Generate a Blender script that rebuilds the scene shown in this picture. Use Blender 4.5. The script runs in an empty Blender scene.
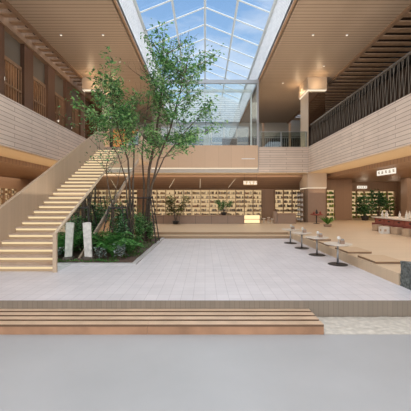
import bpy, math, random
from mathutils import Vector, Matrix
R = random.Random(7)
S = bpy.context.scene
COL = S.collection
EYE = 2.025
F = 300.0
# ------------------------------------------------------------------ materials
def new_mat(name):
    m = bpy.data.materials.new(name); m.use_nodes = True
    nt = m.node_tree; b = nt.nodes['Principled BSDF']
    return m, nt, b
def plain(name, col, rough=.6, metal=0, spec=.3, noise=0, nscale=4):
    m, nt, b = new_mat(name)
    b.inputs['Base Color'].default_value = (*col, 1)
    b.inputs['Roughness'].default_value = rough
    b.inputs['Metallic'].default_value = metal
    b.inputs['Specular IOR Level'].default_value = spec
    if noise:
        g = nt.nodes.new('ShaderNodeNewGeometry')
        n = nt.nodes.new('ShaderNodeTexNoise'); n.inputs['Scale'].default_value = nscale; n.inputs['Detail'].default_value = 5
        nt.links.new(g.outputs['Position'], n.inputs['Vector'])
        r = nt.nodes.new('ShaderNodeValToRGB')
        r.color_ramp.elements[0].position = .3; r.color_ramp.elements[1].position = .7
        r.color_ramp.elements[0].color = (*[c*(1-noise) for c in col], 1)
        r.color_ramp.elements[1].color = (*[min(1, c*(1+noise)) for c in col], 1)
        nt.links.new(n.outputs['Fac'], r.inputs[0]); nt.links.new(r.outputs[0], b.inputs['Base Color'])
    return m
def emit(name, col, s):
    m = bpy.data.materials.new(name); m.use_nodes = True
    nt = m.node_tree; nt.nodes.clear()
    e = nt.nodes.new('ShaderNodeEmission'); e.inputs[0].default_value = (*col, 1); e.inputs[1].default_value = s
    o = nt.nodes.new('ShaderNodeOutputMaterial'); nt.links.new(e.outputs[0], o.inputs[0])
    return m
def mth(nt, op, a, b=None):
    n = nt.nodes.new('ShaderNodeMath'); n.operation = op
    for i, v in enumerate((a, b)):
        if v is None: continue
        if isinstance(v, (int, float)): n.inputs[i].default_value = v
        else: nt.links.new(v, n.inputs[i])
    return n.outputs[0]
def mixc(nt, f, a, b, mode='MIX'):
    n = nt.nodes.new('ShaderNodeMix'); n.data_type = 'RGBA'; n.blend_type = mode
    for s, v in ((n.inputs[0], f), (n.inputs[6], a), (n.inputs[7], b)):
        if isinstance(v, tuple): s.default_value = (*v, 1) if len(v) == 3 else v
        elif isinstance(v, (int, float)): s.default_value = v
        else: nt.links.new(v, s)
    return n.outputs[2]
def planks(name, col, across, width, gap=.06, dark=.45, var=.12, grain=None, rough=.5, spec=.3):
    """boards laid side by side along the axis 'across' ('X','Y','Z'); thin dark joints"""
    m, nt, b = new_mat(name)
    g = nt.nodes.new('ShaderNodeNewGeometry'); sp = nt.nodes.new('ShaderNodeSeparateXYZ')
    nt.links.new(g.outputs['Position'], sp.inputs[0])
    u = mth(nt, 'DIVIDE', sp.outputs[across], width)
    fr = mth(nt, 'FRACT', u); fl = mth(nt, 'FLOOR', u)
    wn = nt.nodes.new('ShaderNodeTexWhiteNoise'); wn.noise_dimensions = '1D'; nt.links.new(fl, wn.inputs['W'])
    mp = nt.nodes.new('ShaderNodeMapping'); nt.links.new(g.outputs['Position'], mp.inputs['Vector'])
    sc = {'X': (6, 1, 6), 'Y': (1, 6, 6), 'Z': (1, 1, 8)}[across]
    mp.inputs['Scale'].default_value = sc
    n = nt.nodes.new('ShaderNodeTexNoise'); n.inputs['Scale'].default_value = 2; n.inputs['Detail'].default_value = 4
    nt.links.new(mp.outputs[0], n.inputs['Vector'])
    t = mth(nt, 'ADD', mth(nt, 'MULTIPLY', wn.outputs['Value'], .6), mth(nt, 'MULTIPLY', n.outputs['Fac'], .4))
    c = mixc(nt, t, tuple(x*(1-var) for x in col), tuple(min(1, x*(1+var)) for x in col))
    j = mth(nt, 'LESS_THAN', fr, gap)
    c = mixc(nt, j, c, tuple(x*dark for x in col))
    nt.links.new(c, b.inputs['Base Color'])
    b.inputs['Roughness'].default_value = rough; b.inputs['Specular IOR Level'].default_value = spec
    return m
def bricks(name, plane, c1, c2, mortar, bw, rh, ms=.012, rough=.6, spec=.3, off=.5, bump=0):
    m, nt, b = new_mat(name)
    g = nt.nodes.new('ShaderNodeNewGeometry'); sp = nt.nodes.new('ShaderNodeSeparateXYZ'); cb = nt.nodes.new('ShaderNodeCombineXYZ')
    nt.links.new(g.outputs['Position'], sp.inputs[0])
    nt.links.new(sp.outputs[plane[0]], cb.inputs[0]); nt.links.new(sp.outputs[plane[1]], cb.inputs[1])
    t = nt.nodes.new('ShaderNodeTexBrick'); nt.links.new(cb.outputs[0], t.inputs['Vector'])
    t.offset = off; t.inputs['Scale'].default_value = 1
    t.inputs['Color1'].default_value = (*c1, 1); t.inputs['Color2'].default_value = (*c2, 1); t.inputs['Mortar'].default_value = (*mortar, 1)
    t.inputs['Brick Width'].default_value = bw; t.inputs['Row Height'].default_value = rh; t.inputs['Mortar Size'].default_value = ms
    t.inputs['Mortar Smooth'].default_value = .3
    n = nt.nodes.new('ShaderNodeTexNoise'); n.inputs['Scale'].default_value = 1.3; n.inputs['Detail'].default_value = 6
    nt.links.new(g.outputs['Position'], n.inputs['Vector'])
    v = mth(nt, 'ADD', mth(nt, 'MULTIPLY', n.outputs['Fac'], .3), .85)
    cc = nt.nodes.new('ShaderNodeCombineColor')
    for i in range(3): nt.links.new(v, cc.inputs[i])
    nt.links.new(mixc(nt, 1.0, t.outputs['Color'], cc.outputs[0], 'MULTIPLY'), b.inputs['Base Color'])
    b.inputs['Roughness'].default_value = rough; b.inputs['Specular IOR Level'].default_value = spec
    return m
def glass(name, tint=(.93, .97, .96), refl=.12):
    m = bpy.data.materials.new(name); m.use_nodes = True
    nt = m.node_tree; nt.nodes.clear()
    t = nt.nodes.new('ShaderNodeBsdfTransparent'); t.inputs[0].default_value = (*tint, 1)
    g = nt.nodes.new('ShaderNodeBsdfGlossy'); g.inputs['Roughness'].default_value = .02
    x = nt.nodes.new('ShaderNodeMixShader'); x.inputs[0].default_value = refl
    o = nt.nodes.new('ShaderNodeOutputMaterial')
    nt.links.new(t.outputs[0], x.inputs[1]); nt.links.new(g.outputs[0], x.inputs[2]); nt.links.new(x.outputs[0], o.inputs[0])
    return m
def leafmat(name, cols, trans=.35):
    m = bpy.data.materials.new(name); m.use_nodes = True
    nt = m.node_tree; nt.nodes.clear()
    g = nt.nodes.new('ShaderNodeNewGeometry'); r = nt.nodes.new('ShaderNodeValToRGB')
    nt.links.new(g.outputs['Random Per Island'], r.inputs[0])
    e = r.color_ramp.elements
    for i, c in enumerate(cols):
        p = i/(len(cols)-1)
        if i == 0: e[0].color = (*c, 1)
        elif i == len(cols)-1: e[-1].color = (*c, 1)
        else:
            q = e.new(p); q.color = (*c, 1)
    d = nt.nodes.new('ShaderNodeBsdfPrincipled'); d.inputs['Roughness'].default_value = .45; d.inputs['Specular IOR Level'].default_value = .35
    t = nt.nodes.new('ShaderNodeBsdfTranslucent'); x = nt.nodes.new('ShaderNodeMixShader'); x.inputs[0].default_value = trans
    o = nt.nodes.new('ShaderNodeOutputMaterial')
    nt.links.new(r.outputs[0], d.inputs['Base Color']); nt.links.new(r.outputs[0], t.inputs[0])
    nt.links.new(d.outputs[0], x.inputs[1]); nt.links.new(t.outputs[0], x.inputs[2]); nt.links.new(x.outputs[0], o.inputs[0])
    return m

m_floor = plain('polished_concrete', (.415, .42, .42), .38, 0, .25, .05, .8)
m_tile = bricks('deck_tile', ('X', 'Y'), (.64, .615, .625), (.68, .65, .66), (.50, .475, .485), .25, .25, .006, .42, .4, 0)
m_riser = planks('riser_board', (.24, .195, .15), 'X', .1, .07, .7, .10)
m_brickX = bricks('pale_brick_side', ('Y', 'Z'), (.62, .51, .425), (.56, .455, .38), (.29, .23, .185), 2.6, .19, .016)
m_brickY = bricks('pale_brick_back', ('X', 'Z'), (.62, .51, .425), (.56, .455, .38), (.29, .23, .185), 2.6, .19, .016)
m_brickW = bricks('white_brick_side', ('Y', 'Z'), (.88, .88, .87), (.84, .84, .83), (.55, .56, .57), .9, .2, .025)
m_brickWY = bricks('white_brick_end', ('X', 'Z'), (.90, .90, .88), (.85, .85, .84), (.52, .54, .56), 2.5, .26, .04)
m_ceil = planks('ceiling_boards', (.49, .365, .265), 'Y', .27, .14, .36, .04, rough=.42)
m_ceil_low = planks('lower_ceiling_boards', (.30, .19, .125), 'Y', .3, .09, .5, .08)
m_gold = plain('soffit_plaster', (.60, .46, .29), .6)
m_recess = plain('recess_shade_brown', (.05, .03, .02), .7, noise=.15)  # near-black base colour carries the shade of the ceiling recess
m_beam = plain('beam_wood', (.42, .27, .17), .5, noise=.15)
m_wallw = planks('wall_boards', (.33, .21, .135), 'X', .6, .02, .6, .08)
m_wood = planks('light_wood', (.62, .44, .27), 'X', .5, .02, .8, .08)
m_woodfloor = planks('wood_floor', (.66, .50, .335), 'Y', .24, .03, .85, .06, rough=.4)
m_guard = planks('guard_boards', (.53, .40, .28), 'Y', .2, .035, .8, .06)
m_panel = planks('bridge_boards', (.55, .39, .27), 'X', 1.05, .012, .75, .05)
m_tread = plain('tread_wood', (.50, .37, .28), .5, noise=.08)
m_riserlit = plain('stair_riser', (.50, .36, .23), .5)
m_bench = plain('bench_slat_wood', (.60, .43, .29), .4, noise=.12, nscale=3)
m_benchf = plain('bench_front_wood', (.36, .20, .115), .4, noise=.25, nscale=2)
m_col = plain('column_cladding', (.34, .235, .17), .35, noise=.04)
m_colhead = plain('column_head', (.52, .42, .33), .45)
m_darkwood = planks('dark_column_wood', (.22, .12, .075), 'Y', .09, .15, .5, .15)
m_mirror = plain('mirror_steel', (.80, .84, .80), .03, 1)
m_dmirror = plain('dark_mirror', (.42, .35, .30), .06, 1)
m_steel = plain('grey_steel', (.42, .42, .42), .35, .8)
m_white = plain('white_paint', (.82, .84, .85), .5)
m_dark = plain('dark_metal', (.045, .04, .038), .5)
m_black = plain('black_void', (.015, .013, .012), .7)
m_cream = plain('cream_blind', (.50, .47, .42), .7)
m_glass = glass('clear_glass')
m_sky_glass = glass('skylight_glass', (.95, .98, 1), .05)
m_tglass = glass('green_glass', (.80, .88, .86), .15)
m_led = emit('led_warm', (1, .78, .46), .9)
m_led2 = emit('led_white', (1, .84, .62), .95)
m_spot = emit('downlight_glow', (1, .88, .7), 1.2)
m_sign = emit('sign_glow', (1, .90, .75), .95)
m_shelfback = emit('shelf_glow', (1, .70, .38), .6)
m_shelf = plain('shelf_wood', (.33, .22, .13), .5)
m_soil = plain('soil', (.11, .072, .055), .9, noise=.4, nscale=14)
m_grav = plain('pale_gravel', (.55, .51, .44), .9, noise=.16, nscale=9)
m_curb = plain('curb_metal', (.50, .48, .47), .5)
m_stone = plain('rough_dark_stone', (.13, .14, .13), .8, noise=.55, nscale=16)
m_bark = plain('bark', (.085, .062, .045), .9, noise=.3, nscale=12)
m_bark2 = plain('grey_bark', (.15, .125, .10), .9, noise=.3, nscale=12)
m_plank = plain('weathered_board', (.66, .62, .56), .7, noise=.22, nscale=7)
m_leaf = leafmat('tree_leaf', [(.02, .07, .03), (.05, .17, .05), (.11, .28, .08), (.20, .40, .12), (.36, .52, .26)])
m_leaf2 = leafmat('yellowgreen_leaf', [(.03, .09, .015), (.07, .19, .03), (.15, .30, .05), (.26, .40, .10)])
m_leafd = leafmat('shade_leaf', [(.02, .07, .028), (.05, .17, .06), (.11, .28, .09), (.30, .42, .28)])
m_fern = leafmat('fern_leaf', [(.04, .16, .035), (.09, .30, .06), (.22, .46, .13)])
m_silver = leafmat('silver_leaf', [(.10, .16, .12), (.28, .34, .30), (.45, .50, .48)])
m_moss = leafmat('moss', [(.04, .12, .03), (.08, .22, .045), (.15, .32, .08)])
m_red = plain('red_lacquer', (.30, .085, .06), .45, noise=.1)
m_boxw = plain('stool_wood', (.52, .38, .26), .6, noise=.1)
m_paper = plain('paper_white', (.75, .72, .66), .7)
m_tabletop = plain('table_top', (.68, .60, .50), .4)
m_glyph = plain('sign_letter', (.34, .22, .15), .6)

# ------------------------------------------------------------------ mesh builder
def wloc(o):
    v = Vector((0, 0, 0))
    while o: v += o.location; o = o.parent
    return v
class MB:
    def __init__(s): s.v = []; s.f = []; s.mi = []; s.mats = []; s.cur = 0
    def use(s, m):
        if m not in s.mats: s.mats.append(m)
        s.cur = s.mats.index(m); return s
    def add(s, vs, fs):
        n = len(s.v); s.v += [tuple(v) for v in vs]
        for f in fs: s.f.append(tuple(i+n for i in f)); s.mi.append(s.cur)
        return s
    def box(s, x0, x1, y0, y1, z0, z1):
        vs = [(x, y, z) for x in (x0, x1) for y in (y0, y1) for z in (z0, z1)]
        return s.add(vs, [(0,1,3,2), (4,6,7,5), (0,4,5,1), (2,3,7,6), (0,2,6,4), (1,5,7,3)])
    def cbox(s, c, size, rz=0, tilt=None):
        m = Matrix.Rotation(rz, 3, 'Z')
        if tilt: m = m @ tilt
        hx, hy, hz = [a/2 for a in size]
        vs = [Vector(c) + m @ Vector((x, y, z)) for x in (-hx, hx) for y in (-hy, hy) for z in (-hz, hz)]
        return s.add(vs, [(0,1,3,2), (4,6,7,5), (0,4,5,1), (2,3,7,6), (0,2,6,4), (1,5,7,3)])
    def tube(s, pts, rads, n=6, cap=True):
        pts = [Vector(p) for p in pts]; k = len(pts)
        if isinstance(rads, (int, float)): rads = [rads]*k
        vs = []; fs = []
        for i, p in enumerate(pts):
            d = (pts[min(i+1, k-1)] - pts[max(i-1, 0)]).normalized()
            a = d.cross(Vector((0, 1, 0)) if abs(d.y) < .8 else Vector((1, 0, 0))).normalized(); b = d.cross(a)
            for j in range(n):
                t = 2*math.pi*j/n
                vs.append(p + (a*math.cos(t) + b*math.sin(t))*rads[i])
        for i in range(k-1):
            for j in range(n):
                fs.append((i*n+j, i*n+(j+1) % n, (i+1)*n+(j+1) % n, (i+1)*n+j))
        if cap: fs.append(tuple(range(n-1, -1, -1))); fs.append(tuple((k-1)*n+j for j in range(n)))
        return s.add(vs, fs)
    def lathe(s, c, prof, n=24):
        vs = []; fs = []; k = len(prof)
        for r, z in prof:
            for j in range(n):
                t = 2*math.pi*j/n; vs.append((c[0]+r*math.cos(t), c[1]+r*math.sin(t), c[2]+z))
        for i in range(k-1):
            for j in range(n): fs.append((i*n+j, i*n+(j+1) % n, (i+1)*n+(j+1) % n, (i+1)*n+j))
        fs.append(tuple(range(n-1, -1, -1))); fs.append(tuple((k-1)*n+j for j in range(n)))
        return s.add(vs, fs)
    def prismX(s, poly, x0, x1):           # poly of (y,z)
        n = len(poly); vs = [(x0, y, z) for y, z in poly] + [(x1, y, z) for y, z in poly]
        fs = [tuple(range(n)), tuple(range(2*n-1, n-1, -1))] + [(i, i+n, (i+1) % n+n, (i+1) % n) for i in range(n)]
        return s.add(vs, fs)
    def prismY(s, poly, y0, y1):           # poly of (x,z)
        n = len(poly); vs = [(x, y0, z) for x, z in poly] + [(x, y1, z) for x, z in poly]
        fs = [tuple(range(n)), tuple(range(2*n-1, n-1, -1))] + [(i, i+n, (i+1) % n+n, (i+1) % n) for i in range(n)]
        return s.add(vs, fs)
    def prismZ(s, poly, z0, z1):           # poly of (x,y)
        n = len(poly); vs = [(x, y, z0) for x, y in poly] + [(x, y, z1) for x, y in poly]
        fs = [tuple(range(n)), tuple(range(2*n-1, n-1, -1))] + [(i, i+n, (i+1) % n+n, (i+1) % n) for i in range(n)]
        return s.add(vs, fs)
    def leaf(s, p, d, up, L, W, fold=.15):
        d = d.normalized(); side = d.cross(up)
        if side.length < 1e-3: side = d.cross(Vector((1, 0, 0)))
        side.normalize(); nrm = side.cross(d)
        a = p; b = p + d*L*.45 + side*W/2 + nrm*fold*W; c = p + d*L - nrm*L*.15; e = p + d*L*.45 - side*W/2 + nrm*fold*W
        return s.add([a, b, c, e], [(0, 1, 2), (0, 2, 3)])
    def build(s, name, mat=None, parent=None, base=False, smooth=False, bevel=0):
        if mat is not None and not s.mats: s.mats = [mat]
        org = Vector((0, 0, 0))
        if parent is not None: org = wloc(parent)
        elif base:
            xs = [v[0] for v in s.v]; ys = [v[1] for v in s.v]; zs = [v[2] for v in s.v]
            org = Vector(((min(xs)+max(xs))/2, (min(ys)+max(ys))/2, min(zs)))
        me = bpy.data.meshes.new(name)
        me.from_pydata([(v[0]-org.x, v[1]-org.y, v[2]-org.z) for v in s.v], [], s.f)
        for m in s.mats: me.materials.append(m)
        me.polygons.foreach_set('material_index', s.mi)
        if smooth: me.polygons.foreach_set('use_smooth', [True]*len(s.f))
        me.update()
        o = bpy.data.objects.new(name, me); COL.objects.link(o)
        if parent is not None: o.parent = parent
        elif base: o.location = org
        if bevel:
            b = o.modifiers.new('bevel', 'BEVEL'); b.width = bevel; b.segments = 2; b.limit_method = 'ANGLE'
        return o
def tag(o, label=None, cat=None, group=None, kind=None):
    if label: o['label'] = label
    if cat: o['category'] = cat
    if group: o['group'] = group
    if kind: o['kind'] = kind
    return o
def thing(name, loc, label, cat, group=None, kind=None):
    o = bpy.data.objects.new(name, None); COL.objects.link(o); o.location = loc; o.empty_display_size = .2
    return tag(o, label, cat, group, kind)
def struct(name, mb, mat=None, label=None, cat=None):
    return tag(mb.build(name, mat), label or name.replace('_', ' '), cat or name.split('_')[0], kind='structure')
def copy_tree(o, parent=None):
    c = o.copy(); COL.objects.link(c)
    if parent is not None: c.parent = parent
    for ch in list(o.children): copy_tree(ch, c)
    return c
def dup(root, loc, rz=0, label=None, group=None):
    c = copy_tree(root); c.location = loc; c.rotation_euler = (0, 0, rz)
    if label: c['label'] = label
    if group: c['group'] = group
    return c
def W(px, py, Y):      # where a point of depth Y stands (used only to write down measured positions)
    return Vector(((px-205)/F*Y, Y, EYE+(201-py)/F*Y))

# ================================================================== SETTING
FL = -.335; WF = .29; UF = 5.2; ZC = 11.95; PX = 8.25; YB = 24.0
struct('floor', MB().box(-20, 20, -7, 6.1, FL-.2, FL), m_floor, 'smooth pale grey concrete floor in the foreground')
# tiled deck (with boarded riser front)
d = MB().use(m_tile).box(-8.25, 4.65, 6.12, 16.2, -.3, 0).box(4.65, 20, 6.12, 7.2, -.3, 0)
struct('floor', d, None, 'raised pale square tiled deck in the middle of the atrium')
struct('trim_1', MB().box(-20, 20, 6.08, 6.12, FL, -.002), m_riser, 'boarded front riser of the tiled deck')
# wood platform : step, floor
struct('floor', MB().box(-8.25, 4.65, 16.2, 16.85, -.3, .145), m_woodfloor, 'lower wooden step behind the tiled deck')
m_stepr = plain('step_riser_shade', (.36, .245, .15), .6)  # darker brown puts the shade on the riser faces into the colour
struct('trim_8', MB().box(-8.25, 4.65, 16.17, 16.2, 0, .125), m_stepr, 'shade-tinted riser of the lower wooden step')
struct('trim_9', MB().box(-8.25, 4.65, 16.82, 16.85, .146, .27), m_stepr, 'shade-tinted riser of the upper wooden step')
wf = MB().box(-20, 20, 16.85, 38, -.3, WF).box(4.65, 20, 7.2, 16.85, -.3, WF).box(-20, -8.25, 6.12, 16.85, -.3, WF)
struct('floor', wf, m_woodfloor, 'light oak board floor of the ground floor hall')
# upper slabs
us = MB().box(-20, -PX-.12, -7, 38, 4.4, UF).box(PX+.12, 20, -7, 38, 4.4, UF).box(-PX-.12, PX+.12, YB+.12, 38, 4.4, UF)
struct('floor', us, m_recess, 'upper floor slab of galleries')
# brick parapets
o = struct('wall_left', MB().box(-PX-.12, -PX, -7, 31, 4.3, 6.35), m_brickX, 'pale brick parapet of the left gallery')
o = struct('wall_right', MB().box(PX, PX+.12, -7, YB, 4.3, 6.35), m_brickX, 'pale brick parapet of the right gallery')
struct('wall_back', MB().box(4.3, PX+.12, YB, YB+.12, 4.3, 6.35), m_brickY, 'pale brick parapet at the back right of the bridge')
struct('wall_back', MB().box(-PX, -4.3, YB, YB+.12, 4.3, 6.35), m_brickY, 'pale brick parapet at the back behind the trees')
struct('wall_back', MB().box(-4.3, 4.3, YB, YB+.12, 4.3, 6.4), plain('grey_slab', (.45, .42, .40), .6), 'grey slab edge below the timber bridge front')
# soffits + lower ceilings
sf = MB().box(-10.2, -PX-.12, -7, 38, 4.27, 4.4).box(PX+.12, 10.2, -7, 38, 4.27, 4.4).box(-PX-.12, PX+.12, YB+.12, 25.4, 4.27, 4.4)
struct('ceiling', sf, m_gold, 'gold lit plaster soffit under the galleries')
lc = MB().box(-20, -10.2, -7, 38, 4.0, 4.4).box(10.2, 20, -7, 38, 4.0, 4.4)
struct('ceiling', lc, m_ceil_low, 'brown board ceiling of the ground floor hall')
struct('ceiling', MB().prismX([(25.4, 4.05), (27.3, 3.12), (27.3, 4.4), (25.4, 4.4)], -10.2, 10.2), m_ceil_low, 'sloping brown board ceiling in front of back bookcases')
# lower walls
struct('wall_back', MB().box(-20, 13.4, 27.35, 27.6, WF, 4.4), m_wallw, 'brown boarded back wall of the ground floor')
struct('wall_back', MB().box(13.4, 20, 31.3, 31.5, WF, 4.0).box(13.3, 13.5, 27.6, 31.3, WF, 4.0), m_wallw, 'recessed brown back wall on the right')
struct('wall_left', MB().box(-20.2, -20, -7, 38, FL, 12.4), m_wallw, 'left outer wall')
struct('wall_right', MB().box(20, 20.2, -7, 38, FL, 12.4), m_wallw, 'right outer wall')
# main ceiling halves
for nm, s_, xo in (('left', -1, 9.8), ('right', 1, 10.35)):
    a, b = sorted((s_*4.39, s_*xo))
    struct('ceiling', MB().box(a, b, -7, 38, ZC, ZC+.25), m_ceil, f'slatted oak ceiling {nm} of the skylight')
    a, b = sorted((s_*(xo), s_*(xo+.22)))
    struct('trim_2' if s_ < 0 else 'trim_3', MB().box(a, b, -7, 38, ZC-.12, ZC+.25), m_wallw, f'edge board of the {nm} slatted ceiling')
    a, b = sorted((s_*(xo+.2), s_*20))
    struct('ceiling', MB().box(a, b, -7, 38, 12.9, 13.1), m_recess, f'dark recessed ceiling over the {nm} gallery')
    xe = 11.25 if s_ < 0 else 14.0
    a, b = sorted((s_*(xo+.22), s_*xe))
    proto = None
    y = 7.0 if s_ > 0 else 8.5
    while y < 37:
        bm = tag(MB().box(a, b, y, y+.36, ZC+.02, ZC+.09).build('ceiling_beam', m_beam, None, True), f'brown timber ceiling beam crossing the recess over the {nm} gallery', 'beam', f'ceiling beams over the {nm} gallery') if proto is None else proto.copy()
        if proto is None: proto = bm
        else: COL.objects.link(bm); bm.location = proto.location.copy(); bm.location.y = y+.18
        bm['kind'] = 'structure'
        y += .74
# shelf ledge / black band right
struct('trim_4', MB().box(13.98, 14.38, -7, 38, 11.6, 12.89), m_black, 'black band under the right recess')
struct('wall_right', MB().box(14.4, 14.6, -7, 38, UF, 12.6), plain('right_gallery_wall', (.075, .05, .035), .7, noise=.3, nscale=1.5), 'dark inner wall of the right gallery')
# ------------------------------------------------------------------ skylight
ZT = 14.35; RZ = 16.1
for s_, nm in ((-1, 'left'), (1, 'right')):
    a, b = sorted((s_*4.39, s_*4.6))
    struct('wall_'+nm, MB().box(a, b, -7, 38, ZC, ZT), m_brickW, f'white louvred {nm} side of the skylight shaft')
    a, b = sorted((s_*4.36, s_*4.5))
    struct('trim_5', MB().box(a, b, -7, 38, ZC-.1, ZC), m_beam, f'{nm} lower edge of the skylight shaft')
struct('wall_back', MB().prismY([(-4.39, ZC), (4.39, ZC), (4.39, ZT), (0, RZ), (-4.39, ZT)], 37.7, 37.9), m_brickWY, 'white louvred end wall of the skylight shaft')
sk = thing('window_1', (0, 15, ZT), 'gabled glass skylight with white glazing bars', 'skylight', kind='structure')
m_bar = plain('skylight_bar', (.72, .78, .79), .5)
def sbar(p0, p1, w, name):
    p0 = Vector(p0); p1 = Vector(p1); d_ = p1-p0
    mb = MB().tube([p0, p1], w, 4)
    return mb.build(name, m_bar, sk)
y = 21.8-2.1*13
while y < 37.6:
    for s_ in (-1, 1): sbar((s_*4.39, y, ZT), (0, y, RZ), .06, 'rafter')
    y += 2.1
sbar((0, -6.5, RZ), (0, 37.7, RZ), .085, 'ridge_beam')
for s_ in (-1, 1):
    sbar((s_*2.17, -6.5, (ZT+RZ)/2), (s_*2.17, 37.7, (ZT+RZ)/2), .08, 'purlin')
    sbar((s_*4.36, -6.5, ZT), (s_*4.36, 37.7, ZT), .12, 'eaves_beam')
    MB().add([(s_*4.5, -6.5, ZT+.1), (s_*4.5, 37.7, ZT+.1), (0, 37.7, RZ+.1), (0, -6.5, RZ+.1)], [(0, 1, 2, 3)]).build('glass_pane', m_sky_glass, sk)
# ------------------------------------------------------------------ upper back wall and windows
bw = MB().box(-20, -5.6, 38, 38.2, 10.2, 12.6).box(5.6, 20, 38, 38.2, 10.2, 12.6).box(-5.6, 5.6, 38, 38.2, 11.6, 12.6)
struct('wall_back', bw, m_cream, 'cream upper part of the back wall')
struct('wall_back', MB().box(-20, -5.6, 38, 38.2, UF, 6.0).box(5.6, 20, 38, 38.2, UF, 6.0).box(-5.6, 5.6, 38, 38.2, UF, 6.0), m_recess, 'low sill wall of the upper back windows')
for k, (x0, x1) in enumerate(((-5.6, 5.6), (5.6, 13), (-13, -5.6))):
    w = thing(f'window_{k+2}', ((x0+x1)/2, 38.1, 6), ['wide pale window at the end of the bridge', 'dark window right of the bridge', 'dark window left of the bridge'][k], 'window', kind='structure')
    n = 7 if k == 0 else 6
    top = 11.6 if k == 0 else 10.2
    fr = MB()
    for i in range(n+1):
        x = x0+(x1-x0)*i/n; fr.box(x-.09, x+.09, 38.0, 38.2, 6, top)
    fr.box(x0, x1, 38.0, 38.2, 6, 6.15).box(x0, x1, 38.0, 38.2, top-.15, top)
    if k == 0: fr.box(x0, x1, 38.0, 38.2, 9.3, 9.45)
    fr.build('window_frame', m_steel if k == 0 else m_dark, w)
    MB().box(x0, x1, 38.22, 38.24, 6, top).build('glass_pane', glass('grey_window_glass', (.50, .53, .53), .15) if k == 0 else plain('dark_window%d' % k, (.03, .03, .028), .12), w)
# left gallery shop front : columns, header, rails
LX = -11.0
for i in range(9):
    yc = 4.3+2.76*i+.17
    c = MB().box(LX-.5, LX, yc, yc+.95, UF, 12.0)
    tag(c.build('timber_column', m_darkwood, None, True), 'dark ribbed timber column of the upper left shop front', 'column', 'upper left shop front columns', 'structure')
    y0, y1 = yc+.95, yc+2.76
    pn = MB().box(LX-.3, LX-.25, y0, y1, 10.15, 11.6)
    tag(pn.build('window_5' if i == 0 else 'window_5', plain('olive_blind', (.24, .21, .17), .5), None, True), 'grey beige blind panel between dark columns', 'panel', 'cream blind panels of the left shop front', 'structure')
    sl = MB()
    yy = y0+.12
    while yy < y1:
        sl.box(LX-.22, LX-.17, yy, yy+.03, UF, 9.95); yy += .24
    sl.box(LX-.24, LX-.15, y0, y1, 9.95, 10.15).box(LX-.24, LX-.15, y0, y1, 8.6, 8.68)
    tag(sl.build('slat_screen', m_beam, None, True), 'vertical brown slat screen between upper left columns', 'screen', 'slat screens of the left shop front', 'structure')
struct('trim_6', MB().box(LX-.5, LX+.12, -7, 34, 11.6, 12.6), m_beam, 'timber header over the left shop front')
struct('wall_left', MB().box(-14.2, -14, -7, 38, UF, 12.6), plain('shop_inner', (.20, .11, .06), .7, noise=.5, nscale=1.2), 'brown inside wall of the upper left shop')
for i in range(12):
    p = (-12.6-R.random()*.8, 8+i*2.1+R.random(), 8.3+R.random()*1.6)
    t = thing('pendant_lamp', p, 'small glowing pendant lamp inside the upper left shop', 'lamp', 'pendant lamps of the upper left shop')
    MB().lathe(p, [(.01, .14), (.07, .1), (.09, 0), (.06, -.07), (.01, -.09)], 10).build('bulb', m_spot, t)
    MB().tube([(p[0], p[1], p[2]+.12), (p[0], p[1], 12.6)], .012, 4).build('cord', m_dark, t)

WARM_ = (1, .68, .38)
def point(name, loc, energy, col, rad=.15):
    l = bpy.data.lights.new(name, 'POINT'); l.energy = energy; l.color = col; l.shadow_soft_size = rad
    o = bpy.data.objects.new(name, l); COL.objects.link(o); o.location = loc; return o
# ================================================================== COLUMNS
for s_, nm in ((1, 'right'), (-1, 'left')):
    a, b = sorted((s_*8.3, s_*9.78))
    c = thing('column', (s_*9.1, 25.3, WF), f'square brown column with a lit head at the {nm} end of the gallery', 'column', kind='structure')
    MB().box(a+.02, b-.02, 24.25, 26.2, WF, 3.1).build('lower_shaft', m_col, c)
    MB().box(a-.03, b+.03, 24.18, 26.25, 3.1, 4.27).build('lower_head', m_colhead, c)
    MB().box(a-.01, b+.01, 24.2, 26.22, 3.05, 3.1).build('light_strip', m_led2, c)
    MB().box(a+.04, b-.02, 24.3, 26.2, UF, 10.9).build('upper_shaft', m_colhead, c)
    MB().box(a+.08, b-.04, 24.26, 24.3, 6.0, 10.9).build('mirror_face', m_dmirror, c)
    MB().box(a-.08, b, 24.02, 26.3, 10.96, ZC).build('upper_head', m_colhead, c)
    MB().box(a-.05, b-.03, 24.05, 26.27, 10.91, 10.96).build('light_strip', m_led2, c)

# ================================================================== BRIDGE FRONT AND GLASS BOX
br = thing('timber_bridge', (0, 23.88, 4.65), 'light timber clad bridge front with a lit lower edge below the glass enclosure', 'bridge')
MB().box(-4.3, 4.22, 23.84, 23.98, 4.68, 6.45).build('timber_panel', m_panel, br)
MB().box(-4.25, 4.18, 23.83, 23.96, 4.6, 4.66).build('light_strip', m_led2, br)
MB().box(2.9, 3.95, 23.80, 23.835, 5.35, 5.40).build('handle_bar', m_white, br)
gb = thing('glass_enclosure', (0, 25, 6.45), 'tall frameless glass enclosure with a grey steel top rail above the timber bridge', 'glass wall')
MB().box(-4.2, 4.2, 23.88, 23.92, 6.45, 11.4).build('front_pane', m_glass, gb)
MB().box(4.18, 4.22, 23.95, 27.5, UF, 11.4).build('side_pane', m_glass, gb)
MB().box(-4.3, 4.3, 23.82, 24.0, 11.38, 11.66).build('top_rail', m_steel, gb)
MB().box(4.14, 4.28, 23.86, 24.0, 6.4, 11.4).build('post', m_steel, gb)
MB().box(3.68, 3.78, 24.25, 24.35, UF, 10.9).build('post', m_white, gb)
MB().box(4.1, 4.28, 24.0, 27.55, 11.3, 11.5).build('side_rail', m_steel, gb)
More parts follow.
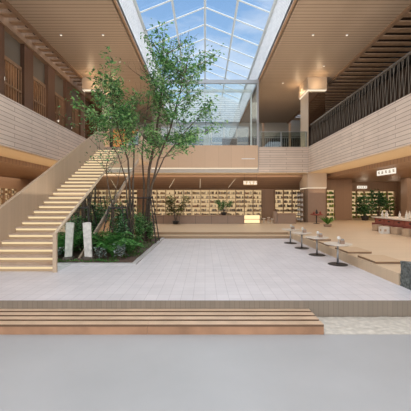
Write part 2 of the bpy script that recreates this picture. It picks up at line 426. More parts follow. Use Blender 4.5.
MB().box(-4.1, 3.78, 24.25, 24.4, 10.85, 11.05).build('rear_rail', m_white, gb)
# glass balustrade right of bridge + dark slats behind
bl = thing('glass_balustrade', (6.3, 24.05, 6.35), 'glass balustrade with a steel handrail on the back brick parapet', 'railing')
MB().box(4.32, 8.2, 24.04, 24.06, 6.35, 7.55).build('glass_pane', m_tglass, bl)
MB().box(4.32, 8.2, 24.02, 24.08, 7.55, 7.6).build('handrail', m_steel, bl)
for x in (4.4, 6.1, 8.1): MB().box(x-.03, x+.03, 24.01, 24.09, 6.35, 7.6).build('post', m_steel, bl)
bd = thing('balustrade_screen', (6.3, 28.5, UF), 'dark vertical bar screen behind the back glass balustrade', 'screen')
q = MB()
for i in range(24): q.box(4.7+i*.2, 4.73+i*.2, 28.4, 28.44, UF, 8.0)
q.box(4.6, 9.6, 28.38, 28.46, 8.0, 8.08); q.build('bars', m_steel, bd)
MB().box(4.6, 9.6, 28.6, 28.65, UF, 7.9).build('dark_panel', m_black, bd)
for x in (5.5, 8.0): MB().box(x-.1, x+.1, 28.3, 28.37, UF, 9.4).build('post', m_col, bd)
# right gallery screen rail (leaning round bars)
rr = thing('gallery_railing', (8.45, 15, 6.35), 'tall gallery railing of crossing bronze bars on the right brick parapet', 'railing')
m_bronze = plain('bronze_bar', (.14, .115, .09), .4, .4)
bars = MB(); y = 7.0; rr_ = random.Random(3); i = 0
while y < 23.9:
    for ln in (.16, -.16) if i % 2 else (.05, -.22):
        bars.tube([(8.42, y, 6.35), (8.45, y+ln*1.1, 8.08)], .017, 4)
    y += .30; i += 1
bars.build('bars', m_bronze, rr)
MB().box(8.40, 8.5, 6, 23.95, 8.08, 8.15).build('handrail', m_bronze, rr)
MB().box(8.40, 8.5, 6, 23.95, 6.35, 6.40).build('bottom_rail', m_bronze, rr)
ls_ = thing('lit_screen', (-7.2, 26.6, UF), 'glowing amber timber screen wall behind the head of the stairs', 'screen')
MB().box(-8.15, -5.9, 26.6, 26.65, UF, 8.3).build('screen_panel', planks('amber_screen', (.62, .33, .13), 'X', .3, .06, .6, .15), ls_)
MB().box(-8.15, -5.9, 26.56, 26.6, 8.3, 8.42).build('top_rail', m_beam, ls_)
point('screen_light', (-7.0, 25.4, 7.6), 25, WARM_, .2)
# white plinth with potted plant in the glass box
pl = thing('plinth', W(206.5, 145, 26), 'white rectangular plinth standing behind the bridge glass', 'plinth')
pl.location.z = UF
MB().box(-.28+.13, .28+.13, 25.75, 26.3, UF, 7.75).build('plinth_body', m_white, pl)
pp = thing('potted_plant', (.13, 26.02, 7.75), 'slender plant in a black pot on the white plinth', 'plant')
MB().lathe((.13, 26.02, 7.75), [(.12, 0), (.17, .1), (.13, .42), (.15, .5), (.12, .5)], 16).build('pot', m_dark, pp)
pt_ = thing('partition', (2.4, 30, UF), 'low dark grey partition standing behind the bridge glass right of the plinth', 'partition')
MB().box(1.7, 3.2, 29.9, 30, UF, 8.25).build('panel', plain('partition_grey', (.11, .105, .10), .6), pt_)
MB().box(1.65, 3.25, 29.88, 30.02, 8.25, 8.33).build('cap', m_steel, pt_)
def leafcloud(mb, c, rad, n, L, Wd, r, flat=1.0, up=.2):
    c = Vector(c)
    for _ in range(n):
        while True:
            v = Vector((r.uniform(-1, 1), r.uniform(-1, 1), r.uniform(-1, 1)))
            if v.length < 1: break
        p = c + Vector((v.x*rad[0], v.y*rad[1], v.z*rad[2]))
        d_ = Vector((r.gauss(0, 1), r.gauss(0, 1), r.gauss(up, .6)*flat))
        s_ = r.uniform(.6, 1.2)
        mb.leaf(p, d_, Vector((r.gauss(0, .4), r.gauss(0, .4), 1)), L*s_, Wd*s_)
lf = MB(); leafcloud(lf, (.1, 26.0, 9.5), (.55, .5, .55), 70, .3, .12, R); leafcloud(lf, (.35, 26.0, 9.05), (.4, .4, .2), 30, .3, .12, R); lf.build('foliage', m_leaf, pp)
MB().tube([(.13, 26.02, 8.2), (.05, 26, 8.9), (.12, 26, 9.9)], .025, 5).tube([(.07, 26, 8.8), (.35, 26, 9.2)], .018, 5).build('stem', m_bark, pp)

# ================================================================== STAIRCASE
Y0, SL = 8.56, .5096
st = thing('staircase', (-5.4, 8.56, 0), 'wide timber staircase with lit steps climbing to the upper left gallery', 'staircase')
N = 28; run = .365; rise = .186
for k in range(N):
    ya = Y0+.06+k*run; z = (k+1)*rise
    last = ya+run+.04
    MB().box(-6.6, -4.33, ya-.03, last, z-.045, z).build('tread', m_tread, st)
    MB().box(-6.6, -4.33, ya+.02, ya+.05, z-rise, z-.11).build('riser', m_riserlit, st)
    MB().box(-6.58, -4.35, ya+.0, ya+.04, z-.11, z-.045).build('light_strip', m_led, st)
def top(y): return 1.08+SL*(y-Y0)
def bot(y): return SL*(y-9.85)
poly = [(Y0, 0), (9.85, 0), (19.1, bot(19.1)), (19.1, top(19.1)), (Y0, top(Y0))]
tag(MB().prismX(poly, -4.26, -4.235).build('mirror_panel', m_mirror, st), 'mirror polished outer face')
MB().prismX([(Y0-.02, 0), (9.85, 0), (19.1, bot(19.1)), (19.1, top(19.1)), (Y0-.02, top(Y0))], -4.285, -4.262).build('guard_panel', m_guard, st)
MB().prismX([(Y0-.05, top(Y0)), (19.1, top(19.1)), (19.1, top(19.1)+.05), (Y0-.05, top(Y0)+.05)], -4.29, -4.215).build('handrail', plain('rail_wood', (.62, .50, .36), .4), st)
MB().box(-4.31, -4.2, Y0-.08, Y0-.02, 0, top(Y0)+.03).build('end_post', m_guard, st)
MB().prismX([(9.85, .0), (10.25, 0), (19.1, bot(19.1)-.24), (19.1, bot(19.1))], -4.36, -4.2).build('lower_stringer', plain('stringer_wood', (.40, .30, .22), .5), st)
def ltop(y): return 1.2+SL*(y-Y0)
MB().prismX([(7.9, 0), (9.3, 0), (19.6, bot(19.6)-.2), (19.6, 6.75), (19.3, ltop(19.3)+.02), (7.9, ltop(7.9))], -6.72, -6.6).build('guard_panel', m_guard, st)
MB().prismX([(9.9, 0), (19.1, bot(19.1)-.02), (19.1, bot(19.1)+.06), (9.9, .08)], -6.6, -4.36).build('soffit_panel', m_beam, st)
struct('floor', MB().box(-PX, -4.3, 18.9, YB, 4.92, UF), m_woodfloor, 'timber landing at the head of the stairs')
struct('trim_7', MB().box(-4.4, -4.25, 19.1, YB, 4.85, 6.4), m_guard, 'timber guard beside the stair landing')

# ================================================================== GARDEN BED
gx0, gx1, gy0, gy1 = -6.5, -2.33, 9.62, 16.15
cb = MB().box(gx0, gx1+.15, gy0-.13, gy0, -.01, .05).box(gx1, gx1+.15, gy0, gy1, -.01, .05)
tag(cb.build('garden_kerb', m_curb, None, True), 'low grey metal kerb around the planting bed', 'kerb')
def gz(x, y): return .05+.09*math.sin(max(0, min(1, (x-gx0)/(gx1-gx0)))*math.pi)**.7*math.sin(max(0, min(1, (y-gy0)/(gy1-gy0)))*math.pi)**.4+.015*math.sin(9*x+4*y)
so = MB(); nx, ny = 24, 36; vs = []
for i in range(nx+1):
    for j in range(ny+1):
        x = gx0+(gx1-gx0)*i/nx; y = gy0+(gy1-gy0)*j/ny; vs.append((x, y, gz(x, y)))
so.add(vs, [(i*(ny+1)+j, (i+1)*(ny+1)+j, (i+1)*(ny+1)+j+1, i*(ny+1)+j+1) for i in range(nx) for j in range(ny)])
tag(so.build('soil', m_soil, None, True, True), 'dark soil of the planting bed beneath the trees', 'soil', kind='stuff')
ms = MB(); r = random.Random(5)
for _ in range(4200):
    x = r.uniform(gx0+.1, gx1-.05); y = gy0+.05+(gy1-gy0-.3)*r.random()**1.5
    if math.sin(x*2.3+y)*math.cos(y*1.7-x) < -.1: continue
    ms.leaf(Vector((x, y, gz(x, y)-.01)), Vector((r.gauss(0, .6), r.gauss(0, .6), .8)), Vector((0, 0, 1)), r.uniform(.05, .09), .04)
tag(ms.build('ground_cover', m_moss, None, True), 'low mossy green ground cover over the planting bed', 'ground cover', kind='stuff')

# weathered boards standing in the bed
def board(px, tilt, label):
    y = 10.05; x = (px-205)/F*y
    t = thing('standing_board', (x, y, gz(x, y)), label, 'board')
    b_ = MB(); h = 1.2; w = .135
    z0 = gz(x, y)+.02
    b_.prismY([(x-w+.02, z0+.07), (x+w-.01, z0+.05), (x+w-tilt, z0+h), (x+.02-tilt, z0+h+.015), (x-w-tilt, z0+h-.01)], y-.03, y+.03)
    b_.build('board_panel', m_plank, t)
    MB().box(x-w-.03, x+w+.03, y-.08, y+.08, z0-.08, z0+.055).build('footing', m_bark2, t)
board(88.4, .05, 'weathered pale grey board standing upright at the front of the planting bed')

# trees ---------------------------------------------------------------
def branch(mb, p, d_, L, r0, depth, rnd, tips, spread=.5, upb=.25):
    n = 5; pts = [p]; rads = [r0]; cur = p; dd = d_.normalized()
    for i in range(n):
        dd = (dd + Vector((rnd.gauss(0, .09), rnd.gauss(0, .09), rnd.gauss(upb*.15, .05)))).normalized()
        cur = cur + dd*L/n; pts.append(cur); rads.append(r0*(1-.5*(i+1)/n))
        if depth > 0 and i >= 1:
            for _ in range(1 if i < 4 else 2):
                a = rnd.uniform(0, 2*math.pi)
                side = Vector((math.cos(a), math.sin(a), 0))
                nd = (dd*(1-spread*.5) + side*spread + Vector((0, 0, upb*.4))).normalized()
                branch(mb, cur, nd, L*rnd.uniform(.42, .62), rads[-1]*.55, depth-1, rnd, tips, spread*1.05, upb)
        if depth == 0: tips.append((cur, dd))
    mb.tube(pts, rads, 5 if depth < 2 else 7)
def tree(name, base, stems, label, nleaf, mat, seed, leafL=.16, env=None, mbk=None):
    rnd = random.Random(seed); t = thing(name, base, label, 'tree')
    tr = MB(); tips = []
    for (d_, L, r0, pts) in stems:
        # explicit trunk path then branches
        P = [Vector(p) for p in pts]; k = len(P)
        tr.tube(P, [r0*(1-.7*i/(k-1)) for i in range(k)], 8)
        for i in range(1, k):
            if P[i].z < d_: continue
            seg = P[i]-P[i-1]
            for _ in range(L):
                q = P[i-1].lerp(P[i], rnd.random()); a = rnd.uniform(0, 2*math.pi)
                nd = Vector((math.cos(a), math.sin(a)*.8, rnd.uniform(.2, .9)))
                branch(tr, q, nd, rnd.uniform(.8, 1.5), r0*.28, 1, rnd, tips, .55)
    tr.build('trunk', mbk or m_bark, t)
    lf = MB(); per = max(1, nleaf//max(1, len(tips)))
    for p, dd in tips:
        if env and not env(p): continue
        for _ in range(per):
            q = p + Vector((rnd.gauss(0, .13), rnd.gauss(0, .13), rnd.gauss(0, .11)))
            v = Vector((rnd.gauss(0, 1), rnd.gauss(0, 1), rnd.gauss(-.1, .5)))
            s_ = rnd.uniform(.6, 1.25)
            lf.leaf(q, v, Vector((rnd.gauss(0, .5), rnd.gauss(0, .5), 1)), leafL*s_, leafL*.48*s_)
    o = lf.build('foliage', mat, t)
    print('TREE', name, len(tips), len(lf.f))
    return t
def PT(px, py, Y): return W(px, py, Y)
B1 = Vector((-2.95, 14.6, .1))
tree('atrium_tree', B1, [
    (4.9, 5, .085, [B1, PT(148, 200, 14.7), PT(149, 170, 14.8), PT(156, 135, 14.9), PT(160, 105, 15.0), PT(163, 80, 15.1), PT(166, 62, 15.1), PT(168, 52, 15.1)]),
    (5.0, 5, .06, [B1+Vector((.1, .1, 0)), PT(151, 190, 14.5), PT(158, 160, 14.4), PT(170, 130, 14.2), PT(178, 100, 14.2), PT(184, 78, 14.2), PT(188, 58, 14.2)]),
    (5.8, 3, .055, [B1+Vector((-.1, 0, 0)), PT(144, 185, 14.9), PT(142, 155, 15.0), PT(145, 125, 15.1), PT(149, 98, 15.2), PT(152, 78, 15.2)]),
    (4.9, 5, .045, [B1+Vector((.1, -.1, 0)), PT(152, 185, 14.3), PT(164, 158, 14.0), PT(180, 138, 13.9), PT(192, 124, 13.8)]),
], 'tallest multi-stemmed green tree at the right of the planting bed reaching the skylight', 7600, m_leaf, 11, .185,
    env=lambda p: 3.6 < p.z < 10.1 and (p.x > -3.0 or p.z < 4.6))
B2 = Vector((-3.2, 13.0, .1))
tree('atrium_tree', B2, [
    (4.3, 6, .05, [B2, PT(130, 190, 13.0), PT(128, 160, 13.0), PT(120, 135, 13.0), PT(115, 115, 13.0), PT(112, 97, 13.0)]),
    (4.3, 5, .045, [B2+Vector((.08, 0, 0)), PT(133, 185, 13.1), PT(134, 155, 13.2), PT(131, 130, 13.3), PT(128, 112, 13.3), PT(127, 96, 13.3)]),
    (4.0, 4, .035, [B2+Vector((-.08, 0, 0)), PT(126, 180, 12.8), PT(118, 155, 12.7), PT(108, 138, 12.6), PT(102, 122, 12.6)]),
], 'shorter bright green tree leaning left over the stair head', 5200, m_leaf, 23, .165, env=lambda p: 3.9 < p.z < 7.7 and p.x < -3.05 and (p.x > -4.6 or 5.6 < p.z < 6.4))
B3 = Vector((-3.75, 12.2, .1))
tree('atrium_tree', B3, [
    (3.2, 2, .04, [B3, PT(112, 205, 12.2), PT(108, 185, 12.2), PT(106, 168, 12.2), PT(110, 150, 12.3)]),
    (3.4, 2, .03, [B3, PT(114, 200, 12.2), PT(118, 180, 12.2), PT(122, 160, 12.2)]),
], 'thin dark young tree close to the mirror side of the stairs', 420, m_leafd, 5, .13)
# timber tree supports
def support(xc, yc, z, w, label):
    t = thing('tree_support', (xc, yc, .05), label, 'tree support')
    MB().tube([(xc-w, yc, z), (xc+w, yc, z)], .028, 6).build('crossbar', m_dark, t)
    MB().tube([(xc-w, yc+.5, z), (xc+w, yc+.5, z)], .028, 6).build('crossbar', m_dark, t)
    for sx in (-1, 1):
        MB().tube([(xc+sx*(w-.04), yc, z+.08), (xc+sx*(w+.26), yc-.25, .06)], .026, 6).build('leg', m_dark, t)
        MB().tube([(xc+sx*(w-.04), yc+.5, z+.08), (xc+sx*(w+.26), yc+.75, .06)], .026, 6).build('leg', m_dark, t)
support(-3.05, 14.15, 2.17, .52, 'dark pole frame propping the tallest tree')
support(-3.55, 11.9, 1.75, .3, 'dark pole frame propping the thin young tree')

# understorey
def fern(x, y, h, n, label, mat=m_fern, seed=0):
    rnd = random.Random(seed); z = gz(x, y); t = thing('fern', (x, y, z), label, 'fern')
    fr = MB(); stq = MB()
    for k in range(n):
        a = 2*math.pi*k/n+rnd.uniform(-.2, .2); out = rnd.uniform(.6, 1.05)*h*1.1; hh = h*rnd.uniform(.6, 1.05)
        pts = []
        for i in range(13):
            u = i/12; pts.append(Vector((x+math.cos(a)*out*u, y+math.sin(a)*out*u, z+hh*math.sin(u*2.2)*.95)))
        stq.tube(pts, [.008*(1-.6*i/12) for i in range(13)], 4)
        for i in range(2, 13):
            dd = (pts[i]-pts[i-1]).normalized(); side = dd.cross(Vector((0, 0, 1))).normalized()
            L = h*.30*math.sin(math.pi*(i/13)**.8)+.03
            for s_ in (-1, 1): fr.leaf(pts[i], side*s_+dd*.5, Vector((0, 0, 1)), L, .09*h+.02, .05)
    fr.build('fronds', mat, t); stq.build('stems', m_bark2 if False else m_moss, t)
def shrub(x, y, h, rad, n, label, mat, seed, L=.14, name='shrub'):
    rnd = random.Random(seed); z = gz(x, y); t = thing(name, (x, y, z), label, 'shrub')
    sq = MB(); lf = MB()
    for k in range(9):
        a = rnd.uniform(0, 6.28); q = Vector((x+math.cos(a)*rad*rnd.random(), y+math.sin(a)*rad*rnd.random(), z+h*rnd.uniform(.6, 1)))
        mid = Vector((x, y, z)).lerp(q, .5)+Vector((rnd.gauss(0, .05), rnd.gauss(0, .05), .05))
        sq.tube([(x, y, z-.03), mid, q], [.016, .011, .005], 5)
        m_ = n//9
        for _ in range(m_):
            u = rnd.uniform(.3, 1.05); p = (Vector((x, y, z)).lerp(mid, u*2) if u < .5 else mid.lerp(q, u*2-1))
            p = p+Vector((rnd.gauss(0, rad*.22), rnd.gauss(0, rad*.22), rnd.gauss(0, .08)))
            if p.z < z+.03: p.z = z+.05
            s_ = rnd.uniform(.6, 1.2)
            lf.leaf(p, Vector((rnd.gauss(0, 1), rnd.gauss(0, 1), rnd.gauss(.1, .5))), Vector((rnd.gauss(0, .3), rnd.gauss(0, .3), 1)), L*s_, L*.5*s_)
    lf.build('foliage', mat, t); sq.build('stems', m_bark, t)
fern(-3.2, 10.4, .66, 14, 'large bright green fern at the front of the bed right of the standing board', seed=1)
fern(-3.55, 11.0, .85, 12, 'taller fern close behind the standing board', seed=2)
fern(-2.75, 10.9, .55, 11, 'small fern near the front right corner of the bed', seed=3)
fern(-2.9, 12.3, .5, 11, 'fern halfway along the right kerb of the bed', m_moss, seed=4)
fern(-3.9, 11.4, .7, 11, 'dark fern at the foot of the mirrored stair side', m_moss, seed=6)
shrub(-2.85, 10.1, .42, .26, 110, 'silver leaved plant by the front kerb', m_silver, 31, .13)
shrub(-3.45, 10.0, .38, .25, 90, 'pale spotted leafy plant in front of the large fern', m_silver, 35, .12)
shrub(-3.3, 11.7, 1.25, .45, 520, 'dark leafy shrub in the middle of the bed', m_leafd, 32, .15)
shrub(-3.8, 12.9, 2.0, .45, 620, 'tall dark shrub beside the stair behind the young tree', m_leafd, 33, .15)
shrub(-2.95, 13.2, 1.3, .45, 520, 'bushy green shrub at the foot of the shorter tree', m_leaf, 34, .16)
shrub(-3.6, 14.4, 1.9, .5, 700, 'tall leafy shrub left of the tallest trunk', m_leafd, 36, .15)
shrub(-2.75, 15.1, 1.15, .32, 380, 'rounded shrub at the back right corner of the bed', m_leafd, 37, .15)
shrub(-3.2, 15.6, 1.7, .5, 520, 'green shrub at the back edge of the bed', m_leaf, 38, .15)
shrub(-2.6, 14.3, .75, .26, 240, 'low shrub beside the right kerb near the tree prop', m_leaf, 39, .13)
shrub(-4.0, 10.9, .8, .25, 200, 'narrow green shrub squeezed beside the mirrored stair side', m_leaf, 40, .14)
shrub(-2.95, 11.4, .7, .32, 260, 'mid green shrub behind the small corner fern', m_leaf, 41, .17)
shrub(-5.3, 13.2, .9, .6, 300, 'shaded shrub growing under the staircase', m_leafd, 42, .17)

# ================================================================== FRONT BENCHES, GRAVEL, STONE
m_gapshade = plain('slat_gap_shade', (.15, .085, .05), .6)  # dark brown paints the shade in the gaps between slats
def bench(x0, x1, label):
    t = thing('slatted_bench', ((x0+x1)/2, 5.7, FL), label, 'bench')
    for a, b in ((5.30, 5.455), (5.525, 5.67), (5.74, 5.885), (5.955, 6.07)):
        MB().use(m_bench).box(x0, x1, a+.002, b, -.17, -.155).use(m_gapshade).box(x0, x1, a, b-.002, -.235 if a > 5.4 else -.196, -.158).build('slat', None, t)
    MB().box(x0+.04, x1-.04, 5.34, 6.07, FL+.005, FL+.08).build('under_shade', m_black, t)  # black slab painting the shade seen through the slat gaps
    MB().box(x0, x1, 5.30, 5.335, FL, -.197).build('front_board', m_benchf, t)
    MB().box(x1-.035, x1, 5.34, 6.07, FL, -.197).build('end_board', m_benchf, t)
    MB().box(x0, x0+.035, 5.34, 6.07, FL, -.197).build('end_board', m_benchf, t)
bench(-1.015, 2.1, 'low slatted wooden bench right of the joint, ending at the gravel')
bench(-6.2, -1.019, 'long low slatted wooden bench running out of the left of the photo')
gv = MB(); r = random.Random(9); vs = []; nx, ny = 90, 16
x0, x1, y0, y1 = 2.12, 12, 5.3, 6.06
for i in range(nx+1):
    for j in range(ny+1):
        e = min(1, j/3); vs.append((x0+(x1-x0)*i/nx, y0+(y1-y0)*j/ny, FL+.002+e*(.012+r.random()*.012)))
gv.add(vs, [(i*(ny+1)+j, (i+1)*(ny+1)+j, (i+1)*(ny+1)+j+1, i*(ny+1)+j+1) for i in range(nx) for j in range(ny)])
tag(gv.build('gravel', m_grav, None, True), 'pale sandy gravel strip at the foot of the deck right of the bench', 'gravel', kind='stuff')
# rough stone block
sb = MB(); r = random.Random(2); n = 14
def stonept(u, v, w):
    x = 4.66+1.5*u; y = 6.35+.83*v; z = .0+.585*w
    j = .02
    return (x+(r.uniform(-j, j) if .01 < u < .99 else r.uniform(0, j)), y+(r.uniform(-j, j) if .01 < v < .99 else -r.uniform(0, j)), z+(r.uniform(-j, j) if w > .01 else 0))
grid = {}
def gp(i, j, k):
    if (i, j, k) not in grid: grid[(i, j, k)] = len(sb.v); sb.v.append(stonept(i/n, j/n, k/n))
    return grid[(i, j, k)]
for a in range(n):
    for b in range(n):
        for kk in (0, n):
            for q in (((a, b, kk), (a+1, b, kk), (a+1, b+1, kk), (a, b+1, kk)), ((a, kk, b), (a+1, kk, b), (a+1, kk, b+1), (a, kk, b+1)), ((kk, a, b), (kk, a+1, b), (kk, a+1, b+1), (kk, a, b+1))):
                sb.f.append(tuple(gp(*c) for c in q)); sb.mi.append(0)
tag(sb.build('stone_block', m_stone, None, True), 'rough dark grey stone block at the right edge of the deck', 'stone')

# ================================================================== CAFE TABLES AND SEAT PADS
def cafe_table():
    t = thing('cafe_table', (0, 0, 0), 'x', 'table')
    MB().lathe((0, 0, 0), [(.30, .0), (.30, .012), (.27, .022), (.05, .03), (.04, .05)], 28).build('base', m_dark, t, smooth=False)
    MB().lathe((0, 0, 0), [(.032, .04), (.032, .60)], 12).build('pole', m_steel, t, smooth=True)
    MB().lathe((0, 0, 0), [(.10, .59), (.30, .625), (.42, .65), (.425, .665), (.42, .675)], 32).build('table_top', m_tabletop, t)
    return t
tp = [(4.24, 9.58), (4.2, 11.25), (4.15, 12.87), (4.1, 14.4)]
tl = ['nearest round cafe table with a thin pole on the deck, beside the stone block end', 'second nearest round cafe table along the wooden platform edge', 'third round cafe table from the stone block', 'farthest round cafe table near the wooden steps']
proto = None; lamp0 = None; box0 = None
for i, (x, y) in enumerate(tp):
    if proto is None: proto = cafe_table(); proto.location = (x, y, 0); proto['label'] = tl[0]; proto['group'] = 'round cafe tables'
    else: dup(proto, (x, y, 0), 0, tl[i], 'round cafe tables')
    wh = ['nearest', 'second nearest', 'third nearest', 'farthest'][i]
    if lamp0 is None:
        lamp0 = thing('table_lamp', (0, 0, 0), 'x', 'lamp', 'small lamps on the cafe tables')
        MB().lathe((0, 0, 0), [(.05, 0), (.05, .015), (.012, .02), (.012, .14)], 14).build('stand', m_steel, lamp0)
        MB().lathe((0, 0, 0), [(.05, .13), (.055, .14), (.042, .21), (.02, .22)], 14).build('lamp_shade', m_paper, lamp0)
        box0 = thing('menu_box', (0, 0, 0), 'x', 'menu box', 'menu boxes on the cafe tables')
        MB().box(-.06, .06, -.04, .04, 0, .11).build('box_body', m_col, box0)
        MB().box(-.045, .045, -.02, .02, .11, .155).build('cards', m_steel, box0)
        l, b = lamp0, box0
    else: l, b = dup(lamp0, (0, 0, 0)), dup(box0, (0, 0, 0))
    l.location = (x+.04, y+.02, .675); l['label'] = f'small white shaded lamp on the {wh} cafe table'
    b.location = (x+.09, y-.12, .675); b['label'] = f'small brown menu box on the {wh} cafe table'
m_pad = plain('pad_top', (.60, .43, .27), .6); m_pade = plain('pad_edge', (.26, .16, .095), .6)
for i, y in enumerate((8.28, 9.9, 11.5, 13.1)):
    t = thing('seat_pad', (5.17, y+.55, WF), ['nearest square seat pad on the wooden platform behind the stone block', 'second square seat pad from the stone block', 'third square seat pad from the stone block', 'farthest square seat pad on the platform edge'][i], 'seat pad', 'square seat pads on the platform edge')
    MB().box(4.72, 5.5, y, y+1.0, WF+.002, WF+.055).build('pad_base', m_pade, t)
    MB().box(4.71, 5.51, y-.01, y+1.01, WF+.056, WF+.068).build('pad_top', m_pad, t)

# ================================================================== BOOKCASES
BAY = .79; ROWS = 7; BH = 2.75
m_side = plain('case_side', (.36, .24, .15), .5)
def bookcase():
    t = thing('bookcase', (0, 0, 0), 'x', 'bookcase')
    for s_ in (-1, 1): MB().box(s_*(BAY/2)-.02, s_*(BAY/2)+.02-.0, -.35, 0, 0, BH).build('side_panel', m_side, t) if s_ < 0 else MB().box(BAY/2-.025, BAY/2-.021, -.35, 0, 0, BH).build('side_panel', m_side, t)
    MB().box(-BAY/2+.02, BAY/2-.025, -.03, 0, 0.02, BH).build('back_panel', m_shelfback, t)
    for k in range(ROWS+1):
        z = k*(BH-.03)/ROWS
        MB().box(-BAY/2+.02, BAY/2-.026, -.34, -.031, z, z+.03).build('shelf', m_shelf, t)
    return t
bc0 = None
def place_case(x, y, label, group):
    global bc0
    if bc0 is None: bc0 = bookcase(); o = bc0; o.location = (x, y, WF)
    else: o = copy_tree(bc0); o.location = (x, y, WF)
    o['label'] = label; o['group'] = group; return o
cases = []
for i in range(13):
    x = -5.13+BAY*(i+.5); place_case(x, 27.33, 'glowing bay of the long central wall bookcase', 'central wall bookcase bays'); cases.append((x, 27.33, 0))
for i in range(12):
    x = -6.1-BAY*(i+.5); place_case(x, 27.33, 'glowing bookcase bay on the back wall behind the planting bed and stairs', 'bookcase bays behind the stairs'); cases.append((x, 27.33, 1))
for i in range(3):
    x = 6.3+BAY*(i+.5); place_case(x, 27.33, 'glowing bookcase bay between the dark wall and the right column', 'bookcase bays left of the right column'); cases.append((x, 27.33, 2))
for i in range(1):
    x = 10.95+BAY*(i+.5); place_case(x, 27.33, 'single bookcase bay of green goods just right of the column', 'bookcase right of column'); cases.append((x, 27.33, 3))
for i in range(7):
    x = 15.0+BAY*(i+.5)-.1 if i < 6 else 14.4
    if i == 6: continue
    place_case(x, 31.28, 'bookcase bay in the far right recess behind the big dark plant', 'bookcase bays of the far right recess'); cases.append((x, 31.28, 4))
# left wall bookcases (turned)
for i in range(14):
    y = 14+BAY*(i+.5)
    o = place_case(-16.0, y, 'glowing bookcase bay along the left ground floor wall beyond the stairs', 'bookcase bays of the left wall'); o.rotation_euler = (0, 0, math.pi/2)
struct('wall_left', MB().box(-16.3, -16.02, 8, 27.35, WF, 4.0), m_wallw, 'brown ground floor wall left of the stairs')
# books
bcols = [(.60, .52, .40), (.66, .58, .46), (.40, .26, .15), (.16, .10, .07), (.52, .40, .26), (.20, .17, .12), (.60, .45, .26), (.42, .36, .30), (.45, .25, .15)]
bm_ = [plain('cover_%d' % i, c, .6) for i, c in enumerate(bcols)]
bg_ = [plain('green_goods_%d' % i, c, .6) for i, c in enumerate([(.18, .30, .06), (.35, .42, .08), (.55, .55, .15), (.09, .14, .05)])]
def bookmesh(w, d_, h, mat):
    q = MB().use(mat).box(-w/2, -w/2+w*.15, -d_, 0, 0, h).box(w/2-w*.15, w/2, -d_, 0, 0, h).box(-w/2, w/2, -d_, -d_+.012, 0, h)
    q.use(m_paper).box(-w/2+w*.15, w/2-w*.15, -d_+.012, -.008, .006, h-.008)
    return q
protos = []
r = random.Random(17)
for i in range(18):
    w, h, d_ = r.uniform(.04, .10), r.uniform(.14, .24), r.uniform(.16, .22)
    protos.append((bookmesh(w, d_, h, bm_[i % len(bm_)]), w, h))
me_p = []
cnt = 0; stuff = MB(); jars = 0
def addto(stuffmb, src, off):
    n = len(stuffmb.v); stuffmb.v += [(v[0]+off[0], v[1]+off[1], v[2]+off[2]) for v in src.v]
    for f, mi in zip(src.f, src.mi):
        stuffmb.use(src.mats[mi]); stuffmb.f.append(tuple(i+n for i in f)); stuffmb.mi.append(stuffmb.cur)
jar_me = None
glabel = {0: 'book standing on the glowing shelves of the long central bookcase', 2: 'book on the glowing shelves left of the right column'}
spots = []
for (x, y, g) in cases:
    for k in range(ROWS):
        z = WF+k*(BH-.03)/ROWS+.031
        u = x-BAY/2+.05
        while u < x+BAY/2-.1:
            if r.random() < .16: u += r.uniform(.06, .22); continue
            i = r.randrange(18); w = protos[i][1]
            if u+w > x+BAY/2-.05: break
            spots.append((g, i, u+w/2, y-.08, z, k)); u += w+.004
        # next
spots.sort(key=lambda s: (s[0] not in (0,), -(s[5] >= 3), R.random()))
objs = {}
for (g, i, x, y, z, k) in spots:
    src = protos[i][0]
    if cnt < 296 and g == 0 and k >= 2:
        if i not in objs:
            o = src.build('book'); objs[i] = o
        else: o = objs[i].copy(); COL.objects.link(o)
        o.location = (x, y, z); tag(o, glabel[0], 'book', 'books on the central bookcase'); cnt += 1
    else:
        if g in (3, 4):
            q = MB(); q.v = src.v; q.f = src.f; q.mi = src.mi; q.mats = [bg_[i % 4], m_paper]; addto(stuff, q, (x, y, z))
        else: addto(stuff, src, (x, y, z))
tag(stuff.build('books', None), 'remaining small books and goods filling the lit shelves', 'books', 'books on the shelves', 'stuff')
# left wall books
stl = MB()
for i in range(14):
    y = 14+BAY*(i+.5)
    for k in range(ROWS):
        z = WF+k*(BH-.03)/ROWS+.031; v = y-BAY/2+.05
        while v < y+BAY/2-.12:
            w = r.uniform(.05, .12); h = r.uniform(.17, .29)
            if r.random() > .2: stl.use(bm_[r.randrange(9)]).box(-15.95+.03, -15.74, v, v+w-.006, z, z+h)
            v += w
tag(stl.build('books', None), 'books filling the shelves of the left ground floor wall', 'books', 'books on the left wall', 'stuff')

# counters
ct = thing('low_counter', (-.72, 22.95, WF), 'long low brown counter in front of the central bookcase', 'counter')
MB().box(-4.4, 2.95, 22.8, 23.4, WF, .88).build('counter_body', m_col, ct)
MB().box(-4.45, 3.0, 22.75, 23.45, .88, .93).build('counter_top', plain('counter_top', (.36, .23, .15), .4), ct)
for x in (-3.17, -1.95, -.72, .5, 1.73): MB().box(x-.01, x+.01, 22.785, 22.8, WF, .88).build('panel_joint', m_dark, ct)
dc = thing('low_display_case', (3.55, 26.6, WF), 'low glowing two-shelf display case at the right end of the long counter', 'display case')
MB().box(3.0, 4.28, 23.1, 23.35, WF, .32).build('shelf', m_shelf, dc)
MB().box(3.0, 4.28, 23.1, 23.35, .60, .63).build('shelf', m_shelf, dc)
MB().box(3.0, 4.28, 23.1, 23.35, .93, .96).build('top_panel', m_shelf, dc)
MB().box(3.0, 4.28, 23.35, 23.38, WF, .96).build('back_panel', emit('case_glow', (1, .74, .40), 1.3), dc)
for x in (3.0, 4.25): MB().box(x, x+.03, 23.1, 23.35, .32, .93).build('side_panel', m_shelf, dc)
dc.location = (3.64, 23.2, WF)
for ch in dc.children: ch.data.transform(Matrix.Translation((3.55-3.64, 26.6-23.2, 0)))
